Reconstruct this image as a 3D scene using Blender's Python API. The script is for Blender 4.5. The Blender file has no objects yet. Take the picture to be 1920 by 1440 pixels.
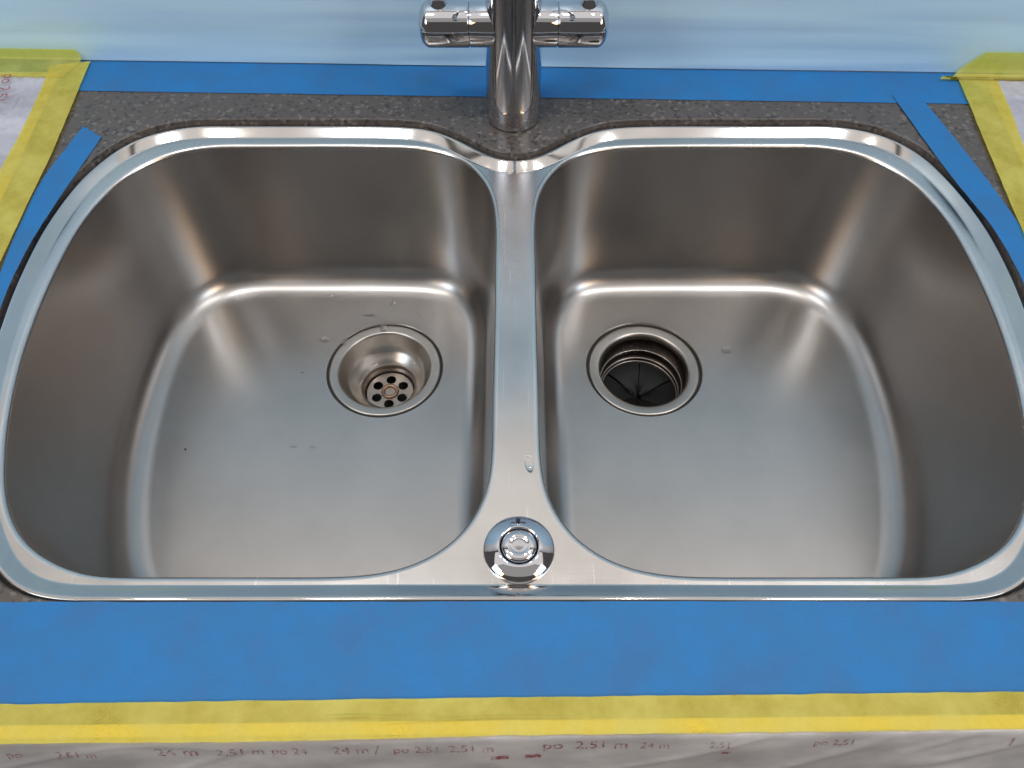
import bpy, bmesh, math, random
from mathutils import Vector, noise
from mathutils.geometry import delaunay_2d_cdt
random.seed(4)
S = bpy.context.scene
COL = S.collection
R = math.radians

# ------------------------------------------------------------------ camera
CAM_X, CAM_H, PITCH, F = -0.003, 0.5, R(55), 1480.0
cd = bpy.data.cameras.new('camera'); cam = bpy.data.objects.new('camera', cd); COL.objects.link(cam)
cam.location = (CAM_X, 0, CAM_H); cam.rotation_euler = (R(90) - PITCH, 0, 0)
cd.sensor_width = 36; cd.lens = 36 * F / 1920; cd.clip_start = 0.01; cd.clip_end = 50
S.camera = cam

# ------------------------------------------------------------------ world and lamps (indoor photograph)
w = bpy.data.worlds.new('World'); S.world = w; w.use_nodes = True
bg = w.node_tree.nodes['Background']
bg.inputs[0].default_value = (1.0, 0.93, 0.88, 1); bg.inputs[1].default_value = 0.08

def lamp(name, loc, target, sx, sy, power, col, shape='RECTANGLE'):
    l = bpy.data.lights.new(name, 'AREA'); l.shape = shape; l.size = sx; l.size_y = sy
    l.energy = power; l.color = col
    o = bpy.data.objects.new(name, l); COL.objects.link(o); o.location = loc
    d = Vector(target) - Vector(loc)
    o.rotation_euler = d.to_track_quat('-Z', 'Y').to_euler()
    return o
lamp('ceiling_panel', (0.0, 0.15, 1.85), (0, 0.15, 0), 4.2, 1.10, 11.0, (1.0, 0.95, 0.92))
lamp('ceiling_panel.001', (0.0, -0.95, 1.90), (0, -0.95, 0), 4.2, 1.0, 4.0, (1.0, 0.95, 0.90))
LY = 0.36
lamp('tube_lamp', (-0.40, LY, 1.5), (-0.40, LY, 0), 0.18, 0.13, 3.6, (0.97, 0.98, 1.0))
lamp('tube_lamp.001', (0.77, LY, 1.5), (0.77, LY, 0), 0.24, 0.13, 4.2, (0.97, 0.98, 1.0))
lamp('spot_lamp', (-0.89, LY, 1.5), (-0.5, LY, 0), 0.06, 0.10, 1.7, (1.0, 0.94, 0.85), 'ELLIPSE')
lamp('spot_lamp.001', (0.295, LY, 1.5), (0.295, LY, 0), 0.06, 0.10, 1.7, (1.0, 0.94, 0.85), 'ELLIPSE')
lamp('side_lamp', (1.10, -0.70, 1.1), (-0.3, 0.48, -0.15), 0.36, 0.36, 0.28, (1.0, 0.62, 0.30)).data.spread = R(45)
lamp('side_lamp.001', (-1.10, -0.70, 1.1), (0.3, 0.48, -0.15), 0.36, 0.36, 0.17, (1.0, 0.62, 0.30)).data.spread = R(45)
lamp('film_fill_lamp', (-1.55, -0.55, 1.25), (-0.1, 0.76, 0.05), 0.7, 0.7, 9.5, (0.72, 0.86, 1.0))  # added pair of cool fill lamps brightening the wall film, no real windows
lamp('film_fill_lamp.001', (1.55, -0.55, 1.25), (0.1, 0.76, 0.05), 0.7, 0.7, 8.0, (0.72, 0.86, 1.0))  # second added fill lamp, on the right

S.view_settings.view_transform = 'Standard'; S.view_settings.look = 'None'
S.view_settings.exposure = 0.12; S.view_settings.gamma = 1
S.render.engine = 'CYCLES'; S.cycles.sample_clamp_indirect = 3.0

# ------------------------------------------------------------------ measured places
def ray(px, py):
    u = (px - 960) / F; v = (720 - py) / F
    c, s = math.cos(PITCH), math.sin(PITCH)
    return Vector((u, c + v * s, -s + v * c))
def at(px, py, z=0.0):
    """point of the horizontal plane z that was measured at this spot of the photograph"""
    d = ray(px, py); t = (z - CAM_H) / d.z
    return Vector((CAM_X, 0, CAM_H)) + d * t
WALL_Y0, WALL_K = 0.767, -0.0245           # the back wall runs slightly askew
def wall_y(x): return WALL_Y0 + WALL_K * x

# ------------------------------------------------------------------ object helpers
def link(name, me, parent=None, mat=None):
    o = bpy.data.objects.new(name, me); COL.objects.link(o)
    if parent: o.parent = parent
    if mat and me is not None:
        me.materials.clear(); me.materials.append(mat)
    return o
def empty(name, loc):
    o = bpy.data.objects.new(name, None); COL.objects.link(o); o.location = loc; o.empty_display_size = 0.02
    return o
def tag(o, label=None, cat=None, group=None, kind=None):
    for k, v in (('label', label), ('category', cat), ('group', group), ('kind', kind)):
        if v: o[k] = v
    return o
def mesh(name, verts, faces, smooth=True):
    me = bpy.data.meshes.new(name); me.from_pydata([tuple(v) for v in verts], [], faces)
    me.validate(); me.update()
    if smooth:
        for p in me.polygons: p.use_smooth = True
    return me
class MB:
    """collects pieces of one mesh"""
    def __init__(s): s.v = []; s.f = []; s.sm = []
    def add(s, verts, faces, smooth=True):
        n = len(s.v); s.v += [tuple(v) for v in verts]
        s.f += [tuple(i + n for i in f) for f in faces]; s.sm += [smooth] * len(faces)
    def rings(s, rings, closed=True, smooth=True, flip=False):
        n = len(rings[0]); vs = [p for r in rings for p in r]; fs = []
        for k in range(len(rings) - 1):
            for i in range(n if closed else n - 1):
                j = (i + 1) % n
                q = (k * n + i, k * n + j, (k + 1) * n + j, (k + 1) * n + i)
                fs.append(q[::-1] if flip else q)
        s.add(vs, fs, smooth)
    def lathe(s, prof, c=(0, 0, 0), n=64, axis='z', smooth=True, flip=False):
        rs = []
        for r, h in prof:
            ring = []
            for i in range(n):
                a = 2 * math.pi * i / n; x, y = r * math.cos(a), r * math.sin(a)
                ring.append((c[0] + x, c[1] + y, c[2] + h) if axis == 'z' else (c[0] + h, c[1] + x, c[2] + y))
            rs.append(ring)
        s.rings(rs, True, smooth, flip)
    def cap(s, ring, flip=False, smooth=False):
        f = tuple(range(len(ring))); s.add(ring, [f[::-1] if flip else f], smooth)
    def build(s, name, mat, parent=None, fixn=False):
        me = bpy.data.meshes.new(name); me.from_pydata(s.v, [], s.f)
        for p, sm in zip(me.polygons, s.sm): p.use_smooth = sm
        if fixn:
            b = bmesh.new(); b.from_mesh(me); bmesh.ops.recalc_face_normals(b, faces=b.faces); b.to_mesh(me); b.free()
        me.update()
        return link(name, me, parent, mat)

def spline(pts, n=240, closed=True):
    """even resampling of a Catmull-Rom curve through 2-D points"""
    P = [Vector(p[:2]) for p in pts]; m = len(P); out = []
    segs = m if closed else m - 1
    for i in range(segs):
        if closed: a, b, c, d = P[i - 1], P[i], P[(i + 1) % m], P[(i + 2) % m]
        else: a, b, c, d = P[max(i - 1, 0)], P[i], P[i + 1], P[min(i + 2, m - 1)]
        t0 = 0; t1 = t0 + max((b - a).length, 1e-6) ** .5; t2 = t1 + (c - b).length ** .5; t3 = t2 + max((d - c).length, 1e-6) ** .5
        for k in range(24):
            t = t1 + (t2 - t1) * k / 24
            A1 = a * ((t1 - t) / (t1 - t0)) + b * ((t - t0) / (t1 - t0)); A2 = b * ((t2 - t) / (t2 - t1)) + c * ((t - t1) / (t2 - t1))
            A3 = c * ((t3 - t) / (t3 - t2)) + d * ((t - t2) / (t3 - t2))
            B1 = A1 * ((t2 - t) / (t2 - t0)) + A2 * ((t - t0) / (t2 - t0)); B2 = A2 * ((t3 - t) / (t3 - t1)) + A3 * ((t - t1) / (t3 - t1))
            out.append(B1 * ((t2 - t) / (t2 - t1)) + B2 * ((t - t1) / (t2 - t1)))
    if not closed: out.append(P[-1])
    return resample(out, n, closed)
def resample(out, n, closed=True):
    Q = out + ([out[0]] if closed else [])
    L = [0]
    for i in range(1, len(Q)): L.append(L[-1] + (Q[i] - Q[i - 1]).length)
    tot = L[-1]; res = []; j = 0
    for k in range(n):
        s = tot * k / (n if closed else n - 1)
        while j < len(L) - 2 and L[j + 1] < s: j += 1
        f = (s - L[j]) / max(L[j + 1] - L[j], 1e-9); res.append(Q[j].lerp(Q[j + 1], min(f, 1)))
    return res
def relax(P, it):
    for _ in range(it):
        n = len(P); P = [P[i] * .5 + (P[i - 1] + P[(i + 1) % n]) * .25 for i in range(n)]
    return P
def area(P): return .5 * sum(P[i - 1].x * P[i].y - P[i].x * P[i - 1].y for i in range(len(P)))
def ccw(P): return P if area(P) > 0 else P[::-1]
def inset(P, s):
    n = len(P); out = []
    for i in range(n):
        t = (P[(i + 2) % n] - P[i - 2]).normalized(); out.append(P[i] + Vector((-t.y, t.x)) * s)
    return out
def inside(p, P):
    c = False; n = len(P)
    for i in range(n):
        a, b = P[i - 1], P[i]
        if (a.y > p.y) != (b.y > p.y) and p.x < (b.x - a.x) * (p.y - a.y) / (b.y - a.y) + a.x: c = not c
    return c
def fill(outer, holes, z):
    """flat sheet inside outer, outside holes"""
    V = []; E = []
    for L in [outer] + holes:
        n0 = len(V); V += [Vector(p[:2]) for p in L]; E += [(n0 + i, n0 + (i + 1) % len(L)) for i in range(len(L))]
    v, e, f, *_ = delaunay_2d_cdt(V, E, [], 0, 1e-7)
    keep = []
    for t in f:
        c = sum((v[i] for i in t), Vector((0, 0))) / len(t)
        if inside(c, outer) and not any(inside(c, h) for h in holes):
            a, b, d = v[t[0]], v[t[1]], v[t[2]]
            keep.append(tuple(t) if (b - a).cross(d - a) > 0 else tuple(t)[::-1])
    return [(p.x, p.y, z) for p in v], keep
def lift(P, z): return [(p.x, p.y, z) for p in P]
def mirror(P): return [Vector((-p.x, p.y)) for p in P][::-1]

# ------------------------------------------------------------------ materials
def mat(name):
    m = bpy.data.materials.new(name); m.use_nodes = True
    nt = m.node_tree; return m, nt, nt.nodes['Principled BSDF']
def N(nt, t, **kw):
    n = nt.nodes.new(t)
    for k, v in kw.items(): setattr(n, k, v)
    return n
def coords(nt, scale=(1, 1, 1), rot=(0, 0, 0), gen='Object'):
    tc = N(nt, 'ShaderNodeTexCoord'); mp = N(nt, 'ShaderNodeMapping')
    mp.inputs['Scale'].default_value = scale; mp.inputs['Rotation'].default_value = rot
    nt.links.new(tc.outputs[gen], mp.inputs[0]); return mp.outputs[0]
def tex(nt, vec, scale, detail=3, rough=.5):
    n = N(nt, 'ShaderNodeTexNoise'); n.inputs['Scale'].default_value = scale; n.inputs['Detail'].default_value = detail
    n.inputs['Roughness'].default_value = rough; nt.links.new(vec, n.inputs['Vector']); return n.outputs['Fac']
def ramp(nt, fac, stops):
    n = N(nt, 'ShaderNodeValToRGB'); e = n.color_ramp.elements
    while len(e) < len(stops): e.new(.5)
    for el, (p, c) in zip(e, stops): el.position = p; el.color = (c, c, c, 1) if isinstance(c, (int, float)) else (*c, 1)
    nt.links.new(fac, n.inputs[0]); return n.outputs[0]
def mapr(nt, fac, a, b, lo=0, hi=1):
    n = N(nt, 'ShaderNodeMapRange'); n.inputs[1].default_value = lo; n.inputs[2].default_value = hi
    n.inputs[3].default_value = a; n.inputs[4].default_value = b; nt.links.new(fac, n.inputs[0]); return n.outputs[0]
def mixc(nt, fac, a, b, mode='MIX'):
    n = N(nt, 'ShaderNodeMix', data_type='RGBA', blend_type=mode)
    for s, v in ((n.inputs[0], fac), (n.inputs[6], a), (n.inputs[7], b)):
        if hasattr(v, 'default_value'): nt.links.new(v, s)
        elif isinstance(v, (int, float)): s.default_value = v
        else: s.default_value = (*v, 1)
    return n.outputs[2]
def bump(nt, h, strength, dist, P, prev=None):
    b = N(nt, 'ShaderNodeBump'); b.inputs['Strength'].default_value = strength; b.inputs['Distance'].default_value = dist
    nt.links.new(h, b.inputs['Height'])
    if prev: nt.links.new(prev, b.inputs['Normal'])
    nt.links.new(b.outputs[0], P.inputs['Normal']); return b.outputs[0]

def steel(name, base, rough, grain=(6, 900, 900), aniso=0.0, wear=0.03, scratch=True, gr=.012):
    m, nt, P = mat(name)
    P.inputs['Metallic'].default_value = 1
    v = coords(nt, grain); g = tex(nt, v, 1.0, 2)
    v2 = coords(nt, (1, 1, 1)); blot = tex(nt, v2, 14, 4, .6)
    rr = mapr(nt, g, rough - gr, rough + gr, .3, .7)
    r2 = mapr(nt, blot, -wear, wear, .3, .7)
    ad = N(nt, 'ShaderNodeMath', operation='ADD'); nt.links.new(rr, ad.inputs[0]); nt.links.new(r2, ad.inputs[1])
    nt.links.new(ad.outputs[0], P.inputs['Roughness'])
    c = mixc(nt, mapr(nt, blot, 0, 1, .3, .7), tuple(x * .94 for x in base), tuple(min(1, x * 1.05) for x in base))
    if scratch:
        for k, (sc, rot) in enumerate((((700, 14, 50), .5), ((620, 17, 50), -.8), ((800, 12, 50), 1.25))):
            s = tex(nt, coords(nt, sc, (0, 0, rot)), 1.0, 0)
            s = ramp(nt, s, ((.0, 0), (.80, 0), (.86, 1)))
            c = mixc(nt, mapr(nt, s, 0, .20), c, tuple(min(1, x * 1.35) for x in base))
            mm = N(nt, 'ShaderNodeMath', operation='MULTIPLY_ADD'); nt.links.new(s, mm.inputs[0]); mm.inputs[1].default_value = .04; nt.links.new(P.inputs['Roughness'].links[0].from_socket, mm.inputs[2]); nt.links.new(mm.outputs[0], P.inputs['Roughness'])
    nt.links.new(c, P.inputs['Base Color'])
    if aniso:
        ge = N(nt, 'ShaderNodeNewGeometry'); sx = N(nt, 'ShaderNodeSeparateXYZ'); nt.links.new(ge.outputs['Normal'], sx.inputs[0])
        ab = N(nt, 'ShaderNodeMath', operation='ABSOLUTE'); nt.links.new(sx.outputs[2], ab.inputs[0])
        nt.links.new(mapr(nt, ab.outputs[0], aniso, 0, .2, .9), P.inputs['Anisotropic'])   # walls are brushed round, the floor is satin
        t = N(nt, 'ShaderNodeTangent', direction_type='RADIAL', axis='Z'); P.inputs['Anisotropic Rotation'].default_value = .25
        nt.links.new(t.outputs[0], P.inputs['Tangent'])
    return m
M = {}
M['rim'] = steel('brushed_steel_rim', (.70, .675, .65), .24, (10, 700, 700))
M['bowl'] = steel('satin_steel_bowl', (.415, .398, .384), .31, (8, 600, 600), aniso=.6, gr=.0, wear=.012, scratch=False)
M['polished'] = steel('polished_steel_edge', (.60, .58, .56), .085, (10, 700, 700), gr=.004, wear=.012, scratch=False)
M['plate'] = steel('warm_steel_plate', (.40, .345, .30), .30, (200, 200, 200), scratch=False)
M['drain'] = steel('satin_steel_drain', (.46, .43, .395), .31, (200, 200, 200), scratch=False)
M['dark_steel'] = steel('darker_steel', (.16, .135, .125), .30, (200, 200, 200), scratch=False, wear=.05)  # steel in a darker brownish tone for the outlet throat
m, nt, P = mat('chrome'); P.inputs['Metallic'].default_value = 1; P.inputs['Base Color'].default_value = (.64, .645, .68, 1); P.inputs['Roughness'].default_value = .035
sm = tex(nt, coords(nt), 60, 4); nt.links.new(mapr(nt, sm, .02, .09, .4, .8), P.inputs['Roughness']); M['chrome'] = m
m, nt, P = mat('black_rubber'); P.inputs['Base Color'].default_value = (.004, .0037, .0037, 1); P.inputs['Specular IOR Level'].default_value = .25; P.inputs['Roughness'].default_value = .5
bump(nt, tex(nt, coords(nt), 300, 3), .3, .0004, P); M['rubber'] = m
m, nt, P = mat('dark_gap'); P.inputs['Base Color'].default_value = (.02, .018, .017, 1); P.inputs['Roughness'].default_value = .6; M['gap'] = m
m, nt, P = mat('brass_screw'); P.inputs['Base Color'].default_value = (.30, .20, .14, 1); P.inputs['Metallic'].default_value = 1; P.inputs['Roughness'].default_value = .35; M['brass'] = m

# speckled engineered stone
m, nt, P = mat('speckled_stone'); v = coords(nt)
vo = N(nt, 'ShaderNodeTexVoronoi'); vo.inputs['Scale'].default_value = 300; nt.links.new(v, vo.inputs['Vector'])
vo.inputs['Randomness'].default_value = 1
grain = N(nt, 'ShaderNodeSeparateColor'); nt.links.new(vo.outputs['Color'], grain.inputs[0])
n1 = tex(nt, v, 230, 3, .6); n2 = tex(nt, v, 9, 2)
c = mixc(nt, ramp(nt, n1, ((.30, 0), (.70, 1))), (.078, .065, .057), (.108, .094, .085))
c = mixc(nt, ramp(nt, grain.outputs[0], ((.0, 1), (.10, 1), (.12, 0))), c, (.045, .038, .038))
c = mixc(nt, ramp(nt, grain.outputs[1], ((.0, 0), (.91, 0), (.93, .8))), c, (.19, .165, .15))
vs = N(nt, 'ShaderNodeTexVoronoi'); vs.inputs['Scale'].default_value = 150; nt.links.new(v, vs.inputs['Vector'])
gs = N(nt, 'ShaderNodeSeparateColor'); nt.links.new(vs.outputs['Color'], gs.inputs[0])
near = ramp(nt, vs.outputs['Distance'], ((.0, 1), (.20, 1), (.42, 0))); few = ramp(nt, gs.outputs[0], ((.0, 1), (.17, 1), (.18, 0)))
mu = N(nt, 'ShaderNodeMath', operation='MULTIPLY'); nt.links.new(near, mu.inputs[0]); nt.links.new(few, mu.inputs[1])
c = mixc(nt, mu.outputs[0], c, (.042, .036, .036))
c = mixc(nt, mapr(nt, n2, .0, .35, .3, .7), c, (.085, .068, .058))
nt.links.new(c, P.inputs['Base Color']); nt.links.new(mapr(nt, n1, .24, .40), P.inputs['Roughness'])
bump(nt, n1, .15, .0003, P); M['stone'] = m

def tape(name, base, dark, alpha, thread):
    m, nt, P = mat(name); v = coords(nt)
    crepe = tex(nt, coords(nt, thread), 1, 3, .6); cl = tex(nt, v, 22, 4, .6); fine = tex(nt, v, 700, 2)
    c = mixc(nt, ramp(nt, cl, ((.35, 0), (.65, 1))), base, dark)
    c = mixc(nt, mapr(nt, fine, 0, .35, .3, .7), c, tuple(x * .86 for x in dark))
    nt.links.new(c, P.inputs['Base Color']); P.inputs['Roughness'].default_value = .58; P.inputs['Specular IOR Level'].default_value = .3
    b = bump(nt, crepe, .5, .0004, P); bump(nt, fine, .2, .0002, P, b)
    if alpha < 1:
        tr = N(nt, 'ShaderNodeBsdfTransparent'); tr.inputs[0].default_value = (1, .90, .30, 1)
        mx = N(nt, 'ShaderNodeMixShader'); nt.links.new(mapr(nt, cl, alpha - .12, alpha + .10, .35, .65), mx.inputs[0])
        nt.links.new(tr.outputs[0], mx.inputs[1]); nt.links.new(P.outputs[0], mx.inputs[2])
        nt.links.new(mx.outputs[0], nt.nodes['Material Output'].inputs[0])
    return m
M['blue'] = tape('blue_masking_tape', (.015, .180, .47), (.030, .152, .37), 1, (150, 900, 150))
M['yellow'] = tape('yellow_washi_tape', (.86, .81, .22), (.80, .75, .23), .38, (300, 300, 300))

def film(name, base, alpha, streak, rough=.3):
    m, nt, P = mat(name)
    s1 = tex(nt, coords(nt, streak), 1, 4, .65); s2 = tex(nt, coords(nt, tuple(x * 3.1 for x in streak)), 1, 3)
    c = mixc(nt, ramp(nt, s1, ((.30, 0), (.75, 1))), base, tuple(min(.98, x * 1.12 + .04) for x in base))
    nt.links.new(c, P.inputs['Base Color']); P.inputs['Roughness'].default_value = rough
    b = bump(nt, s1, .2, .001, P); bump(nt, s2, .15, .0006, P, b)
    if alpha < 1: nt.links.new(mapr(nt, s1, alpha - .12, alpha + .2, .3, .75), P.inputs['Alpha'])
    return m
M['wall_film'] = film('pale_blue_film', (.52, .75, .99), 1, (1.3, 16, 30), .40)
M['film'] = film('clear_grey_film', (.50, .48, .54), .80, (14, 22, 22), .22)
M['front_film'] = film('draped_grey_film', (.60, .585, .585), .80, (14, 18, 30), .30)
M['hem'] = film('doubled_film_hem', (.74, .72, .70), 1, (5, 40, 60), .4)
m, nt, P = mat('wall_paint'); P.inputs['Base Color'].default_value = (.80, .75, .71, 1); P.inputs['Roughness'].default_value = .6
bump(nt, tex(nt, coords(nt), 120, 3), .1, .001, P); M['wall'] = m
m, nt, P = mat('cabinet_paint'); P.inputs['Base Color'].default_value = (.10, .092, .088, 1); P.inputs['Roughness'].default_value = .45; 
bump(nt, tex(nt, coords(nt), 200, 3), .05, .001, P); M['cabinet'] = m
m, nt, P = mat('red_print'); P.inputs['Base Color'].default_value = (.30, .03, .045, 1); P.inputs['Roughness'].default_value = .5
n_ = tex(nt, coords(nt), 400, 3); nt.links.new(mapr(nt, n_, .15, .7, .40, .6), P.inputs['Alpha']); M['print'] = m
m = m.copy(); m.name = 'dark_red_print'; M['print_dark'] = m
for nd in m.node_tree.nodes:
    if nd.type == 'MAP_RANGE': nd.inputs[3].default_value = .6; nd.inputs[4].default_value = 1
m, nt, P = mat('water'); P.inputs['Base Color'].default_value = (1, 1, 1, 1); P.inputs['Roughness'].default_value = .02; P.inputs['Transmission Weight'].default_value = 1; P.inputs['IOR'].default_value = 1.33; M['water'] = m

# ------------------------------------------------------------------ outlines of the sink (left half measured, right half mirrored)
Z_LIP, Z_DECK, Z_FLOOR = -.0055, -.0116, -.195
open_px = [(400,274),(480,273),(560,273),(640,273),(720,274),(790,277),(850,290),(897,322),(922,364),(930,420),(929,500),(928,600),(926,700),(924,790),(922,860),
           (914,915),(892,965),(858,1007),(810,1042),(750,1066),(680,1078),(600,1081),(500,1081),(400,1081),(300,1081),(230,1081),(170,1078),(122,1065),(78,1043),(38,1010),(15,965),(5,920),
           (4,870),(9,800),(28,700),(58,603),(100,505),(148,418),(200,357),(258,314),(325,286)]
RL = .0042                                  # radius of the rolled lip; its inner edge is what was measured
OPEN_L = inset(ccw(relax(spline([at(x, y, Z_DECK) for x, y in open_px], 320), 8)), -.0034)
OPEN_L = relax(resample(OPEN_L, 320), 3)
OPEN_R = mirror(OPEN_L)
out_px = [(967,300),(935,296),(897,280),(850,256),(800,240),(740,235),(640,234),(540,234),(440,234),(375,234),(325,240),(275,252),(225,275),(175,312),(125,362),(82,420),(42,495),
          (5,585),(-28,690),(-50,800),(-56,890),(-48,970),(-27,1040),(5,1090),(50,1117),(115,1128),(200,1129),(350,1129),(500,1129),(700,1128),(860,1128),(967,1128)]
half = [at(x, y, Z_LIP) for x, y in out_px]
half = [Vector((min(p.x, 0), p.y)) for p in half]; half[0].x = half[-1].x = 0
OUTER = ccw(relax(spline(half + [Vector((-p.x, p.y)) for p in half[-2:0:-1]], 520), 10))

# ------------------------------------------------------------------ setting: stone top, wall, cabinet
fa, fb = at(0, 1392), at(1920, 1364)
def front(x): return fa.y + (fb.y - fa.y) * (x - fa.x) / (fb.x - fa.x)   # the front edge is a little askew too
FRONT_Y = front(0)
CUT = inset(OUTER, -.0014)
mb = MB()
XW = .85
outer = [Vector((-XW, front(-XW))), Vector((XW, front(XW))), Vector((XW, wall_y(XW) )), Vector((-XW, wall_y(-XW)))]
hole_top = inset(CUT, -.0012)
v, f = fill(outer, [hole_top], 0); mb.add(v, f, False)
mb.rings([lift(hole_top, 0), lift(inset(CUT, -.0003), -.0006), lift(CUT, -.0016), lift(CUT, -.030)], smooth=True)
fr = [(-XW, front(-XW), 0), (XW, front(XW), 0)]; lo = [(x, y, -.03) for x, y, z in fr]
mb.add(fr + lo, [(0, 2, 3, 1)], False)
v, f = fill(outer, [CUT], -.03); mb.add(v, [q[::-1] for q in f], False)
counter = mb.build('countertop', M['stone'])
tag(counter, 'dark grey brown speckled stone worktop around the sink cut-out', None, None, 'structure')
mb = MB(); WH = 1.70; FH = .66
a, b = Vector((-1.9, wall_y(-1.9) + .002)), Vector((1.9, wall_y(1.9) + .002))
pts = [(a.x, a.y, -.04), (b.x, b.y, -.04), (b.x, b.y + .05, -.04), (a.x, a.y + .05, -.04)]
pts += [(x, y, WH) for x, y, z in pts]
mb.add(pts, [(0, 1, 5, 4), (1, 2, 6, 5), (2, 3, 7, 6), (3, 0, 4, 7), (4, 5, 6, 7), (3, 2, 1, 0)], False)
wall = mb.build('wall', M['wall']); tag(wall, 'painted wall behind the masking film', None, None, 'structure')
mb = MB(); y0 = FRONT_Y + .012
pts = [(-XW, front(-XW) + .012, -.5), (XW, front(XW) + .012, -.5), (XW, front(XW) + .032, -.5), (-XW, front(-XW) + .032, -.5)]; pts += [(x, y, -.0302) for x, y, z in pts]
mb.add(pts, [(0, 1, 5, 4), (1, 2, 6, 5), (2, 3, 7, 6), (3, 0, 4, 7), (4, 5, 6, 7), (3, 2, 1, 0)], False)
cab = mb.build('cabinet_front', M['cabinet']); tag(cab, None, None, None, 'structure')

# ------------------------------------------------------------------ the sink
sink = empty('double_bowl_sink', (0, .42, 0))
sink_off = Vector((0, -.42, 0))
tag(sink, 'double bowl stainless steel sink set into the speckled stone worktop', 'sink')
def sub(o, parent=None):
    o.parent = parent or sink
    if not parent: o.matrix_parent_inverse.identity(); o.location = sink_off
    return o
mb = MB()
prof = [(.0000, -.017), (.0000, -.0075), (.0004, -.0063), (.0012, -.0056), (.0024, Z_LIP), (.0036, -.0056), (.0042, -.0059)]
for t in (0, .04, .25, .5, .75, .96, 1):            # the long bevel, very slightly crowned
    h = .00004 * 4 * t * (1 - t); prof.append((.0047 + .0080 * t + h * .53, -.0062 - .00500 * t + h * .85))
prof += [(.0133, -.01145), (.0140, Z_DECK)]
mb.rings([lift(inset(OUTER, s), z) for s, z in prof], flip=False)
v, f = fill(inset(OUTER, .0140), [OPEN_L, OPEN_R], Z_DECK); mb.add(v, f, False)
lip = [(RL * (1 - math.cos(a)) if False else RL * math.sin(a), Z_DECK - RL * (1 - math.cos(a))) for a in [R(x) for x in (0, 15, 30, 45, 60, 75, 86)]]
for O in (OPEN_L, OPEN_R):
    mb.rings([lift(inset(O, s), z) for s, z in lip])
rim = sub(mb.build('rim', M['rim'], sink)); rim.data.materials.append(M['polished'])
for p in rim.data.polygons:
    if p.use_smooth and p.index < 520 * (len(prof) - 1): p.material_index = 1

DR_L = at(721.5, 690, Z_FLOOR); DR_R = at(1208, 688, Z_FLOOR)
R_HOLE = .0635
def bowl(O, dc):
    mb = MB(); s0, z0 = lip[-1]
    RF = .029; zw = Z_FLOOR + RF; sw = s0 + .012
    pr = [(s0, z0)] + [(s0 + (sw - s0) * t, z0 + (zw - z0) * t) for t in (.02, .1, .25, .4, .55, .7, .85, 1)]
    for k in range(1, 13):
        a = R(4 + 86 * k / 12); pr.append((sw + RF * (1 - math.cos(a)), zw - RF * math.sin(a)))
    rings = [lift(inset(O, s), z) for s, z in pr]
    last = rings[-1]; zl = last[0][2]
    circ = []
    for p in last:
        d = (Vector(p[:2]) - Vector(dc[:2])).normalized(); circ.append((dc.x + d.x * R_HOLE, dc.y + d.y * R_HOLE))
    for t in (.08, .2, .35, .5, .65, .8, .92, 1):
        zz = zl + (Z_FLOOR - .0012 - zl) * min(t * 1.2, 1)
        rings.append([(p[0] + (c[0] - p[0]) * t, p[1] + (c[1] - p[1]) * t, zz) for p, c in zip(last, circ)])
    mb.rings(rings)
    return mb, zz
mbl, zf = bowl(OPEN_L, DR_L); bl = sub(mbl.build('bowl', M['bowl'], sink)); tag(bl, 'left bowl with the wet strainer drain')
mbr, zf = bowl(OPEN_R, DR_R); br = sub(mbr.build('bowl', M['bowl'], sink)); tag(br, 'right bowl with the dark disposer outlet')
# the bowls turn their brushing about their own middles
for o, O in ((bl, OPEN_L), (br, OPEN_R)):
    c = sum(O, Vector((0, 0))) / len(O); c3 = Vector((c.x, c.y, 0))
    o.data.transform(__import__('mathutils').Matrix.Translation(-c3)); o.location = sink_off + c3

def child_at(o, loc):
    o.parent = sink; o.location = sink_off + Vector(loc); return o
# strainer drain
mb = MB()
mb.lathe([(.0645, .0000), (.0637, -.0003), (.0630, -.0016), (.0627, -.0045)], n=96, flip=True)
mb.lathe([(.0608, -.0045), (.0607, -.0012), (.0602, -.0004), (.0594, -.0001), (.0590, -.0001), (.0520, -.0004), (.0512, -.0005), (.0502, -.0012), (.0496, -.0028), (.0486, -.0065), (.0450, -.0140), (.0425, -.0200), (.0395, -.0232), (.0355, -.0262),
          (.0318, -.0292), (.0300, -.0312), (.0288, -.0335), (.0282, -.038), (.028, -.046)], n=96, flip=True)
dl = child_at(mb.build('strainer_drain', M['drain'], sink), (DR_L.x, DR_L.y, zf)); tag(dl, 'round drain with a six-hole strainer plate in the left bowl')
mb = MB(); mb.lathe([(.0632, -.0022), (.0604, -.0022)], n=96, flip=True); mb.build('groove_shade', M['gap'], dl)  # dark ring paints the shade at the bottom of the flange groove
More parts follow.
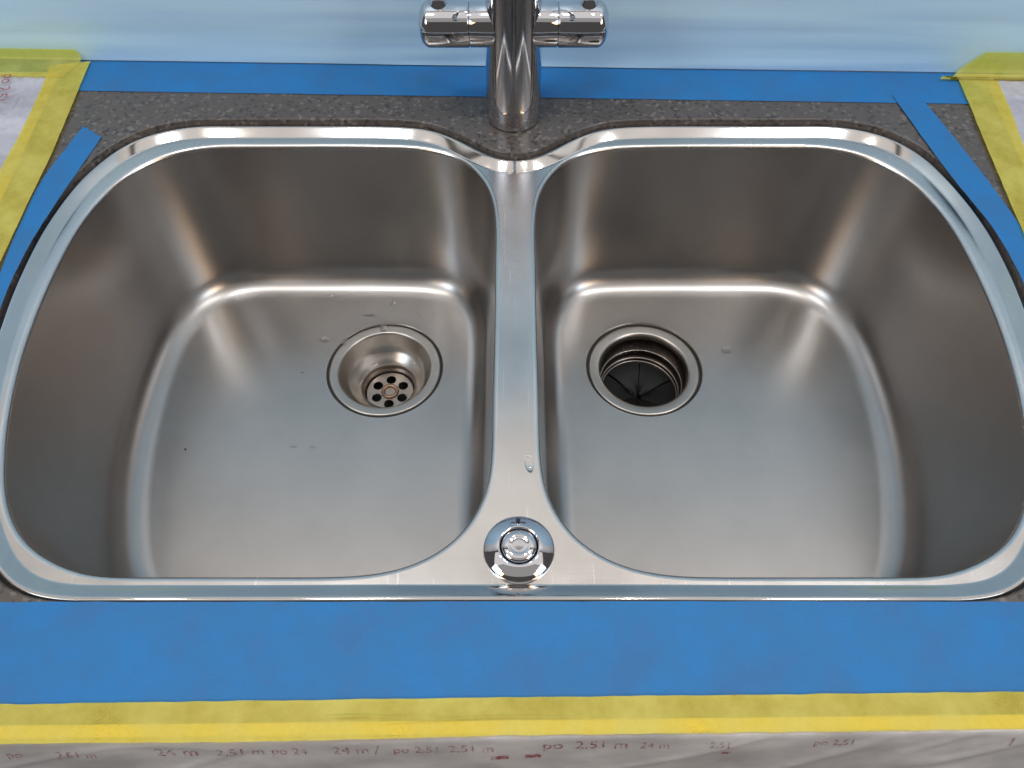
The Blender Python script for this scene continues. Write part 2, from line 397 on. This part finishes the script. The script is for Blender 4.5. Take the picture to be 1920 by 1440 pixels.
# strainer plate with six real holes
RP, RH, RC = .0262, .0056, .0165
pc = [Vector((RP * math.cos(2 * math.pi * i / 64), RP * math.sin(2 * math.pi * i / 64))) for i in range(64)]
hs = []
for k in range(6):
    a = R(90 + 60 * k); hs.append([Vector((RC * math.cos(a) + RH * math.cos(2 * math.pi * i / 24), RC * math.sin(a) + RH * math.sin(2 * math.pi * i / 24))) for i in range(24)])
mb = MB(); v, f = fill(pc, hs, 0); mb.add(v, f, False)
mb.rings([lift(pc, 0), [(p.x * 1.05, p.y * 1.05, -.0015) for p in pc]])
for h in hs: mb.rings([lift(h, 0), lift(h, -.002)], flip=False)
sp = mb.build('strainer_plate', M['plate'], dl); sp.location = (0, 0, -.0445)
mb = MB(); mb.lathe([(.0098, 0), (.0098, .0010), (.0090, .0021), (.0074, .0024), (.0064, .0016), (.0056, .0002), (.0050, -.0030)], n=40, flip=False)
hub = mb.build('hub_screw', M['brass'], dl); hub.location = (0, 0, -.0443)
mb = MB(); mb.lathe([(.0056, -.0008), (.0001, -.0016)], n=32, flip=True); hc = mb.build('screw_recess', M['gap'], dl); hc.location = (0, 0, -.0443)
mb = MB(); mb.lathe([(.0275, 0), (.0001, 0)], n=32); mb.lathe([(.0275, 0), (.0280, .016)], n=32)
pp = mb.build('waste_pipe', M['gap'], dl); pp.location = (0, 0, -.060)
# disposer outlet
mb = MB()
mb.lathe([(.0645, .0000), (.0638, -.0003), (.0632, -.0012), (.0627, -.0030), (.0624, -.0075)], n=96, flip=True)
mb.lathe([(.0604, -.0075), (.0603, -.0032), (.0598, -.0023), (.0588, -.0020), (.0582, -.0020), (.0508, -.0024), (.0500, -.0026), (.0488, -.0036), (.0478, -.0055), (.0472, -.0100)], n=96, flip=True)
dr = child_at(mb.build('disposer_drain', M['drain'], sink), (DR_R.x, DR_R.y, zf)); tag(dr, 'wide steel ring around the dark disposer throat in the right bowl')
mb = MB(); mb.lathe([(.0634, -.0045), (.0602, -.0045)], n=96, flip=True); mb.build('groove_shade', M['gap'], dr)  # groove shade painted as a dark ring here too
mb = MB()
mb.lathe([(.0472, -.0100), (.0466, -.0275), (.0450, -.0280), (.0447, -.0290), (.0452, -.0300), (.0450, -.0400), (.0432, -.0405), (.0428, -.0415), (.0430, -.0425), (.0425, -.0445), (.0415, -.0450), (.0418, -.070), (.0001, -.072)], n=96, flip=True)
mb.build('throat', M['dark_steel'], dr)
for rr, zz in ((.0455, -.0282), (.0440, -.0405), (.0424, -.0447)):
    mb = MB(); k = .0006
    mb.lathe([(rr + k * math.cos(a) , zz + k * math.sin(a)) for a in [2 * math.pi * i / 10 for i in range(11)]], n=96)
    mb.build('throat_ring', M['drain'], dr)
for k in range(6):
    a0, a1 = R(60 * k + 23 + 1.2), R(60 * k + 83 - 1.2); rows = []
    for i in range(7):
        r = .0418 - .0375 * i / 6; zz = -.0470 - .011 * (i / 6) ** 1.6 + .0012 * math.sin(k * 2.3)
        rows.append([(r * math.cos(a0 + (a1 - a0) * j / 6), r * math.sin(a0 + (a1 - a0) * j / 6), zz + .0022 * math.sin(math.pi * j / 6) * (i / 6)) for j in range(7)])
    mb = MB(); mb.rings(rows, closed=False, flip=False); mb.rings([[(x, y, z - .0015) for x, y, z in r] for r in rows], closed=False, flip=True)
    mb.build('rubber_flap', M['rubber'], dr)

# ------------------------------------------------------------------ push button on the steel deck
bp = at(973, 1031, Z_DECK)
btn = empty('push_button', (bp.x, bp.y, Z_DECK + .0003)); tag(btn, 'round chrome push button on the steel deck between the two bowls', 'button'); btn.scale = (1.05, 1.05, 1)
mb = MB(); mb.lathe([(.0232, 0), (.0235, .0008), (.0232, .0018), (.0222, .0028), (.0195, .0045), (.0160, .0064), (.0140, .0073), (.0130, .0075), (.0124, .0055), (.0123, .0010)], n=96)
mb.build('collar', M['chrome'], btn)
mb = MB(); mb.lathe([(.0123, .0034), (.0115, .0022)], n=64, flip=False); mb.build('groove', M['gap'], btn)
mb = MB(); mb.lathe([(.0115, .0015), (.0115, .0062), (.0111, .0070), (.0100, .0078), (.0080, .0085), (.0066, .0087), (.0060, .0083), (.0050, .0080), (.0030, .0081), (.0012, .0082), (.0001, .0082)], n=72)
mb.build('button_cap', M['chrome'], btn)

# ------------------------------------------------------------------ tap
TX, TY = -.0015, .682
tap = empty('kitchen_tap', (TX, TY, 0)); tag(tap, 'chrome mixer tap with two side handles standing behind the sink', 'tap')
mb = MB(); mb.lathe([(.0001, .0006), (.0255, .0002), (.0265, .0008), (.0270, .0022), (.0271, .012), (.0270, .03), (.0267, .06), (.0260, .095), (.0250, .13), (.0242, .17), (.0238, .205), (.0225, .212), (.0130, .216)], n=96)
mb.build('body', M['chrome'], tap)
ZB = .0985
for s in (-1, 1):
    mb = MB(); mb.lathe([(.0198, s * .014), (.0198, s * .0392), (.0194, s * .0399), (.0186, s * .0402)], n=80, c=(0, 0, ZB), axis='x', flip=(s < 0)); mb.build('valve_arm', M['chrome'], tap)
    mb = MB(); mb.lathe([(.0186, s * .0402), (.0196, s * .0405), (.0200, s * .0412), (.0200, s * .0770), (.0197, s * .0785), (.0186, s * .0805), (.0160, s * .0832), (.0110, s * .0855), (.0050, s * .0864), (.0001, s * .0866)], n=80, c=(0, 0, ZB), axis='x', flip=(s < 0))
    h = mb.build('handle', M['chrome'], tap)
    mb = MB(); mb.lathe([(.0085, .0165), (.0078, .0205), (.0066, .0230), (.0060, .0260), (.0058, .075), (.0066, .080), (.0066, .088), (.0050, .0905), (.0001, .091)], n=40, c=(s * .0672, 0, ZB)); mb.build('lever', M['chrome'], h)
# spout, arching forward above the picture
path = [Vector((0, 0, .214)), Vector((0, 0, .26)), Vector((0, -.012, .30)), Vector((0, -.045, .328)), Vector((0, -.09, .335)), Vector((0, -.135, .325)), Vector((0, -.158, .298)), Vector((0, -.162, .272))]
rs = []
P2 = spline([Vector((p.y, p.z)) for p in path], 40, False)
for i, p in enumerate(P2):
    t = (P2[min(i + 1, 39)] - P2[max(i - 1, 0)]).normalized(); nn = Vector((-t.y, t.x)); r = .0135
    rs.append([(r * math.cos(a), p.x + nn.x * r * math.sin(a), p.y + nn.y * r * math.sin(a)) for a in [2 * math.pi * k / 32 for k in range(32)]])
mb = MB(); mb.rings(rs); mb.build('spout', M['chrome'], tap)

# ------------------------------------------------------------------ tapes
def strip(name, left, right, z, m, thick=.00018, n=60, wob=.0, torn=False, crease=None):
    """tape laid flat between two measured edges (lists of plan points), slightly uneven"""
    A = spline(left, n, False); B = spline(right, n, False); K = 30 if crease else 12; top = []
    for i in range(n):
        row = []
        for j in range(K + 1):
            p = A[i].lerp(B[i], j / K)
            p = p + Vector((noise.noise(Vector((p.x * 70, p.y * 70, z * 3e3))), noise.noise(Vector((p.x * 70, p.y * 70, 7 + z * 3e3))))) * .00045
            if torn and i == 0:
                d = (A[1] - A[0]).normalized(); p = p + d * (.0028 * (noise.noise(Vector((j * .9, 3.3, 0))) ) + (.0016 if j % 3 == 1 else 0))
            h = z + wob * (.5 + .5 * noise.noise(Vector((p.x * 26, p.y * 60, z * 900))) + (crease(p.x, j / K) if crease else 0))
            row.append((p.x, p.y, h))
        top.append(row)
    bot = [[(x, y, h - thick) for x, y, h in r] for r in top]
    mb = MB(); mb.rings(top, closed=False); mb.rings(bot, closed=False, flip=True)
    loop = [top[i][0] for i in range(n)] + top[-1][1:] + [top[i][K] for i in range(n - 2, -1, -1)] + top[0][-2:0:-1]
    low = [(x, y, h - thick) for x, y, h in loop]
    mb.rings([loop, low], smooth=False)
    o = mb.build(name, m, None, fixn=True)
    c = top[n // 2][K // 2]; o.data.transform(__import__('mathutils').Matrix.Translation((-c[0], -c[1], -c[2]))); o.location = c
    return o
def pl(pts, z=0): return [at(x, y, z).to_2d() for x, y in pts]
Z1, Z2, Z3, Z4 = .0005, .0009, .0014, .0020
# blue
bx = [-.80, -.4, 0, .4, .80]
o = strip('blue_tape', [Vector((x, wall_y(x) - .001)) for x in bx], [Vector((x, wall_y(x) - .001 - .0535)) for x in bx], Z1, M['blue'], wob=.0002)
tag(o, 'long blue masking tape along the wall behind the tap', 'tape')
o = strip('blue_tape', pl([(-160, 1129), (0, 1129), (500, 1129), (960, 1128), (1400, 1128), (1920, 1129), (2080, 1129)]), pl([(-160, 1324), (0, 1322), (500, 1315), (960, 1309), (1400, 1304), (1920, 1298), (2080, 1296)]), Z1, M['blue'], wob=.0002)
tag(o, 'wide blue masking tape along the front edge of the sink', 'tape')
o = strip('blue_tape', pl([(157, 237), (120, 284), (82, 334), (42, 412), (0, 515), (-40, 640)]), pl([(191, 257), (150, 317), (107, 379), (62, 450), (16, 540), (-22, 650)]), Z1, M['blue'], wob=.0003, torn=True)
tag(o, 'short blue masking tape with a torn end beside the left bowl', 'tape')
o = strip('blue_tape', pl([(1672, 180), (1727, 257), (1785, 335), (1857, 424), (1905, 505), (1945, 600)]), pl([(1722, 180), (1790, 262), (1852, 342), (1912, 425), (1958, 500), (2000, 590)]), Z2 + .0002, M['blue'], wob=.0003)
tag(o, 'slanting blue masking tape running from the back tape down beside the right bowl', 'tape')
# clear films on the worktop at both sides
def sheet(name, poly, z, m, amp, nx=150, ny=150, sc=(40, 18)):
    """sheet over a measured four-sided plan area, creased"""
    a, b, c, d = poly; rows = []
    for i in range(ny):
        l = a.lerp(d, i / (ny - 1)); r = b.lerp(c, i / (ny - 1)); row = []
        for j in range(nx):
            p = l.lerp(r, j / (nx - 1)); q = Vector((p.x * sc[0] + p.y * 12, p.y * sc[1] - p.x * 9, z * 50))
            e = min(1, (nx - 1 - j) / 14) * min(1, i / 10) if amp > 0 else 1
            h = 1 - abs(noise.noise(q)) * 2.2; h2 = 1 - abs(noise.noise(q * 2.3 + Vector((5, 1, 2)))) * 2.2
            row.append((p.x, p.y, z + amp * e * (max(h, 0) ** 3 + .6 * max(h2, 0) ** 3)))
        rows.append(row)
    mb = MB(); mb.rings(rows, closed=False); 
    return mb.build(name, m, None, fixn=True)
def edge_line(p, q, t): return p + (q - p) * t
# left film: right edge runs under the yellow strip
eL0, eL1 = at(107, 150).to_2d(), at(0, 385).to_2d()
eL1 = edge_line(eL0, eL1, 1.8)
lf = sheet('masking_film', [Vector((-.84, eL0.y + .012)), Vector((eL0.x, eL0.y + .012)), eL1, Vector((-.84, eL1.y))], Z1 + .0009, M['film'], .0030)
tag(lf, 'creased clear masking film with red printing on the left worktop', 'plastic film')
eR0, eR1 = at(1845, 150).to_2d(), at(1922, 322).to_2d()
eR1 = edge_line(eR0, eR1, 1.8)
rf = sheet('masking_film', [Vector((.84, eR0.y + .008)), Vector((eR0.x, eR0.y + .008)), eR1, Vector((.84, eR1.y))], Z1 + .0009, M['film'], .0022)
tag(rf, 'creased clear masking film on the right worktop', 'plastic film')
# yellow side strips
o = strip('yellow_tape', pl([(95, 127), (87, 152), (45, 245), (0, 330), (-60, 455)]), pl([(172, 119), (152, 165), (100, 290), (50, 395), (-20, 545)]), Z4 + .0006, M['yellow'], wob=.0004)
tag(o, 'yellow washi tape running down the left worktop beside the printed film', 'tape')
o = strip('yellow_tape', pl([(1790, 143), (1810, 187), (1850, 285), (1905, 415), (1965, 555)]), pl([(1862, 143), (1892, 210), (1922, 292), (1955, 370), (2020, 500)]), Z4 + .0006, M['yellow'], wob=.0004)
tag(o, 'yellow washi tape running down the right worktop beside the slanting blue tape', 'tape')
# yellow strips folded into the wall corner
def corner(name, x0, x1, top, low, skew0, skew1, z):
    """tape folded along the wall foot: top on the wall, low on the worktop; skews slant its ends"""
    prof = [(0, top), (0, top * .6), (-.0002, top * .25), (-.0012, .0022), (-.004, .0002), (-.012, 0), (-.5 * low, 0), (-low, 0)]
    s = [0]
    for i in range(1, len(prof)): s.append(s[-1] + math.dist(prof[i], prof[i - 1]))
    n = 40; rows = []
    for (dy, dz), q in zip(prof, s):
        t = q / s[-1]; a = x0 + skew0(t); b = x1 + skew1(t); row = []
        for i in range(n):
            x = a + (b - a) * i / (n - 1); row.append((x, wall_y(x) - .0045 + dy, z + dz + .0003 * noise.noise(Vector((x * 30, q * 60, 1)))))
        rows.append(row)
    mb = MB(); mb.rings(rows, closed=False, flip=True)
    return mb.build(name, M['yellow'], None, fixn=True)
xa = at(160, 112).x; xb = at(120, 150).x
o = corner('yellow_tape', -.84, xa, .0125, .031, lambda t: 0, lambda t: (-.003 if t < .02 else 0) + (xb - xa) * max(0, t - .3) / .7, .0034)
tag(o, 'yellow washi tape along the foot of the wall in the left corner', 'tape')
xc, xd = at(1757, 150).x, at(1815, 112).x
o = corner('yellow_tape', xd, .84, .024, .012, lambda t: (xc - xd) * t - .004 * (1 - t), lambda t: 0, .0034)
tag(o, 'yellow washi tape along the foot of the wall in the right corner', 'tape')
# front: film hanging over the edge, yellow strip on top of it
def front_y(x, q, amp):
    v = Vector((x * 13 + q * 25, q * 24 - x * 2, .7)); k = .3 + noise.noise(v) * .5 + noise.noise(v * 2.1) * .25 + max(0, 1 - abs(noise.noise(v * .8)) * 9) * .35
    return -amp * max(0, k) * min(1, q / .02)
def front_sheet(name, y_top, prof, z, m, amp, nx=420):
    rows = []; s = 0; last = None
    for dy, dz in prof:
        if last: s += math.dist(last, (dy, dz))
        last = (dy, dz); row = []
        for i in range(nx):
            x = -.80 + 1.6 * i / (nx - 1)
            row.append((x, y_top(x) + dy + front_y(x, s, amp), z + dz + .0003 * noise.noise(Vector((x * 20, s * 40, 2)))))
        rows.append(row)
    mb = MB(); mb.rings(rows, closed=False, flip=True); return mb.build(name, m, None, fixn=True)
def line_at(pts):
    P = [at(x, y).to_2d() for x, y in pts]
    def g(x):
        for a, b in zip(P, P[1:]):
            if x <= b.x or b is P[-1]: return a.y + (b.y - a.y) * (x - a.x) / (b.x - a.x)
    return g
film_top = line_at([(-100, 1363), (960, 1352), (2020, 1340)])
gap = film_top(0) - FRONT_Y
SL = .36
fpr = [(0, 0), (-gap * .5, 0), (-gap - .0006, -.0002), (-gap - .0016, -.0012), (-gap - .0026, -.003)] + [(-gap - .0026 - SL * .002 * k, -.003 - .002 * k) for k in range(1, 51)]
ff = front_sheet('masking_film', film_top, fpr, Z1 + .0012, M['front_film'], .0022)
hem = front_sheet('folded_hem', film_top, [(0, 0), (-gap * .4, 0), (-gap * .95, 0)], Z1 + .0016, M['hem'], .0); hem.parent = ff
tag(ff, 'grey masking film with red printing hanging over the front edge of the worktop', 'plastic film')
def folds(x, t):
    """a few long wrinkles in the strip"""
    h = 0
    for x0, x1, t0, t1, a in ((-.135, -.03, .42, .50, 1.0), (-.10, .02, .62, .50, 1.2), (-.03, .06, .50, .60, .8), (-.29, -.23, .50, .55, .6), (.19, .26, .45, .52, .5), (-.115, -.085, .40, .46, 1.2)):
        if x0 < x < x1:
            u = (x - x0) / (x1 - x0); h += a * math.sin(math.pi * u) * math.exp(-((t - t0 - (t1 - t0) * u) / .045) ** 2)
    return h * 1.1
top_e = [(-160, 1324), (0, 1321), (500, 1314), (960, 1308), (1400, 1303), (1920, 1297), (2080, 1295)]
low_e = [(-160, 1397), (0, 1395), (300, 1393), (620, 1388), (960, 1379), (1400, 1374), (1920, 1367), (2080, 1365)]
o = strip('yellow_tape', pl(top_e, .003), pl(low_e, .003), .0031, M['yellow'], wob=.0009, n=320, crease=folds)
tag(o, 'yellow washi tape holding the film along the front edge of the worktop', 'tape')

# wall film with long creases
rows = []
for i in range(70):
    z = .0018 + (FH - .012) * (i / 69) ** 1.3; row = []
    for j in range(120):
        x = -.98 + 1.96 * j / 119
        q = Vector((x * 2.0, z * 46, 4)); c = (1 - abs(noise.noise(q)) * 2.4)
        row.append((x, wall_y(x) - .0012 - .0009 * max(0, c) ** 2 - .0003 * noise.noise(Vector((x * 6, z * 90, 9))), z))
    rows.append(row)
mb = MB(); mb.rings(rows, closed=False); wf = mb.build('masking_film', M['wall_film'], None, fixn=True)
tag(wf, 'pale blue masking film covering the wall behind the tap', 'plastic film')

# ------------------------------------------------------------------ printing on the films
def text(body, size, parent, loc, rot, sx=1.0, m='print'):
    c = bpy.data.curves.new('printed_text', 'FONT'); c.body = body; c.size = size
    o = bpy.data.objects.new('tmp', c); COL.objects.link(o)
    dg = bpy.context.evaluated_depsgraph_get(); me = bpy.data.meshes.new_from_object(o.evaluated_get(dg)); COL.objects.unlink(o); bpy.data.objects.remove(o)
    t = link('printed_text', me, parent, M[m]); t.location = loc; t.rotation_euler = rot; t.scale = (sx, 1, 1)
    return t
p0, p1 = at(14, 148), at(-15, 222)
d = (p1 - p0); ang = math.atan2(d.y, d.x)
text('po 2,51 m', .0165, lf, (p0.x, p0.y, .0058), (0, 0, ang), 1.0, 'print_dark')
for px, body, sz, zz in ((20, '24 m', .0085, -.0135), (90, 'po', .0085, -.0135), (175, '2,51 m', .008, -.0135), (345, '24 m', .0115, -.0140), (450, '2,51 m', .0095, -.0135), (545, 'po 24', .0085, -.013), (650, '24 m', .010, -.0125), (722, '/', .013, -.013), (755, 'po 2,51', .0085, -.012), (850, '2,51 m', .009, -.012),
                        (1012, 'po', .011, -.0115), (1068, '2,51 m', .0105, -.0115), (1180, '24 m', .008, -.011), (1300, '2,51', .007, -.010), (1480, 'po 2,51', .0075, -.010), (1815, '1', .011, -.0125), (1855, '24', .015, -.0125),
                        (918, '-', .040, -.0270), (978, '-', .036, -.0260), (1322, '-', .020, -.0200)):
    x = CAM_X + (px - 960) / F * .51
    t = text(body, sz, ff, (0, 0, 0), (0, 0, 0))
    for v in t.data.vertices:                       # the print lies on the hanging film
        X, Z = x + v.co.x * 1.1, zz + v.co.y; q = gap + .004 + (-Z - .003) * math.hypot(1, SL)
        v.co = (X, film_top(X) - gap - .0026 - SL * (-Z - .003) + front_y(X, q, .0022) - .0005, Z + Z1 + .0012)
    t.data.update()

# ------------------------------------------------------------------ water drops
def drop(px, py, z, rx, ry, h, label, rot=0):
    p = at(px, py, z); mb = MB(); n = 20; k = 6; rs = []
    for i in range(k + 1):
        a = R(90 * i / k); rr = math.cos(a) if i < k else .02
        rs.append([(rx * rr * math.cos(t) * (1 + .12 * math.sin(2 * t + px)), ry * rr * math.sin(t) * (1 + .10 * math.cos(3 * t + px)), 1.7 * h * math.sin(a)) for t in [2 * math.pi * q / n for q in range(n)]])
    mb.rings(rs); mb.cap(rs[0], flip=True); mb.cap(rs[-1])
    o = mb.build('water_drop', M['water']); o.location = (p.x, p.y, z + .0004); o.rotation_euler.z = rot
    tag(o, label, 'water drop', 'water drops on the steel')
zF = Z_FLOOR - .0005
drop(992, 868, Z_DECK, .0036, .0075, .0012, 'long water drop on the steel bridge above the push button', .2)
drop(610, 636, zF, .0052, .0036, .0007, 'widest flat water drop left of the strainer drain')
drop(692, 589, zF, .0060, .0036, .0006, 'flat water drop behind the strainer drain')
drop(737, 569, zF, .0016, .0042, .0012, 'slim upright water drop behind the strainer drain near the back of the left bowl', -.4)
drop(719, 615, zF + .0006, .0040, .0040, .0016, 'round water drop on the back of the strainer drain ring')
drop(646, 640, zF + .0006, .0050, .0028, .0010, 'water drop across the left edge of the strainer drain ring', .7)
drop(785, 585, zF, .0018, .0018, .0012, 'tiny water drop behind the strainer drain to the right')
drop(567, 698, zF, .0020, .0014, .0008, 'tiny water drop farthest left of the strainer drain')
drop(620, 554, zF + .0035, .0026, .0018, .0012, 'small water drop at the back edge of the left bowl floor')
drop(550, 836, zF, .0034, .0014, .0005, 'small drying water drop in the middle of the left bowl floor')
drop(587, 837, zF, .0022, .0012, .0005, 'smaller drying water drop right of the one in the middle of the left bowl floor')
drop(1362, 655, zF, .0060, .0042, .0004, 'faint flat water drop right of the disposer drain')
drop(704, 683, zf - .0268, .0024, .0022, .0012, 'water drop inside the cup of the strainer drain on its left side')
drop(778, 682, zf - .0250, .0014, .0016, .0010, 'tiny water drop inside the cup of the strainer drain on its right side')
p = at(347, 842, Z_FLOOR + .001); mb = MB()
mb.lathe([(.0001, .0009), (.0007, .0007), (.0011, .0002), (.0009, -.0006)], n=7); cr = mb.build('crumb', M['gap']); cr.location = p; cr.scale = (1, .7, 1)
tag(cr, 'tiny dark crumb lying on the left part of the left bowl floor', 'crumb')
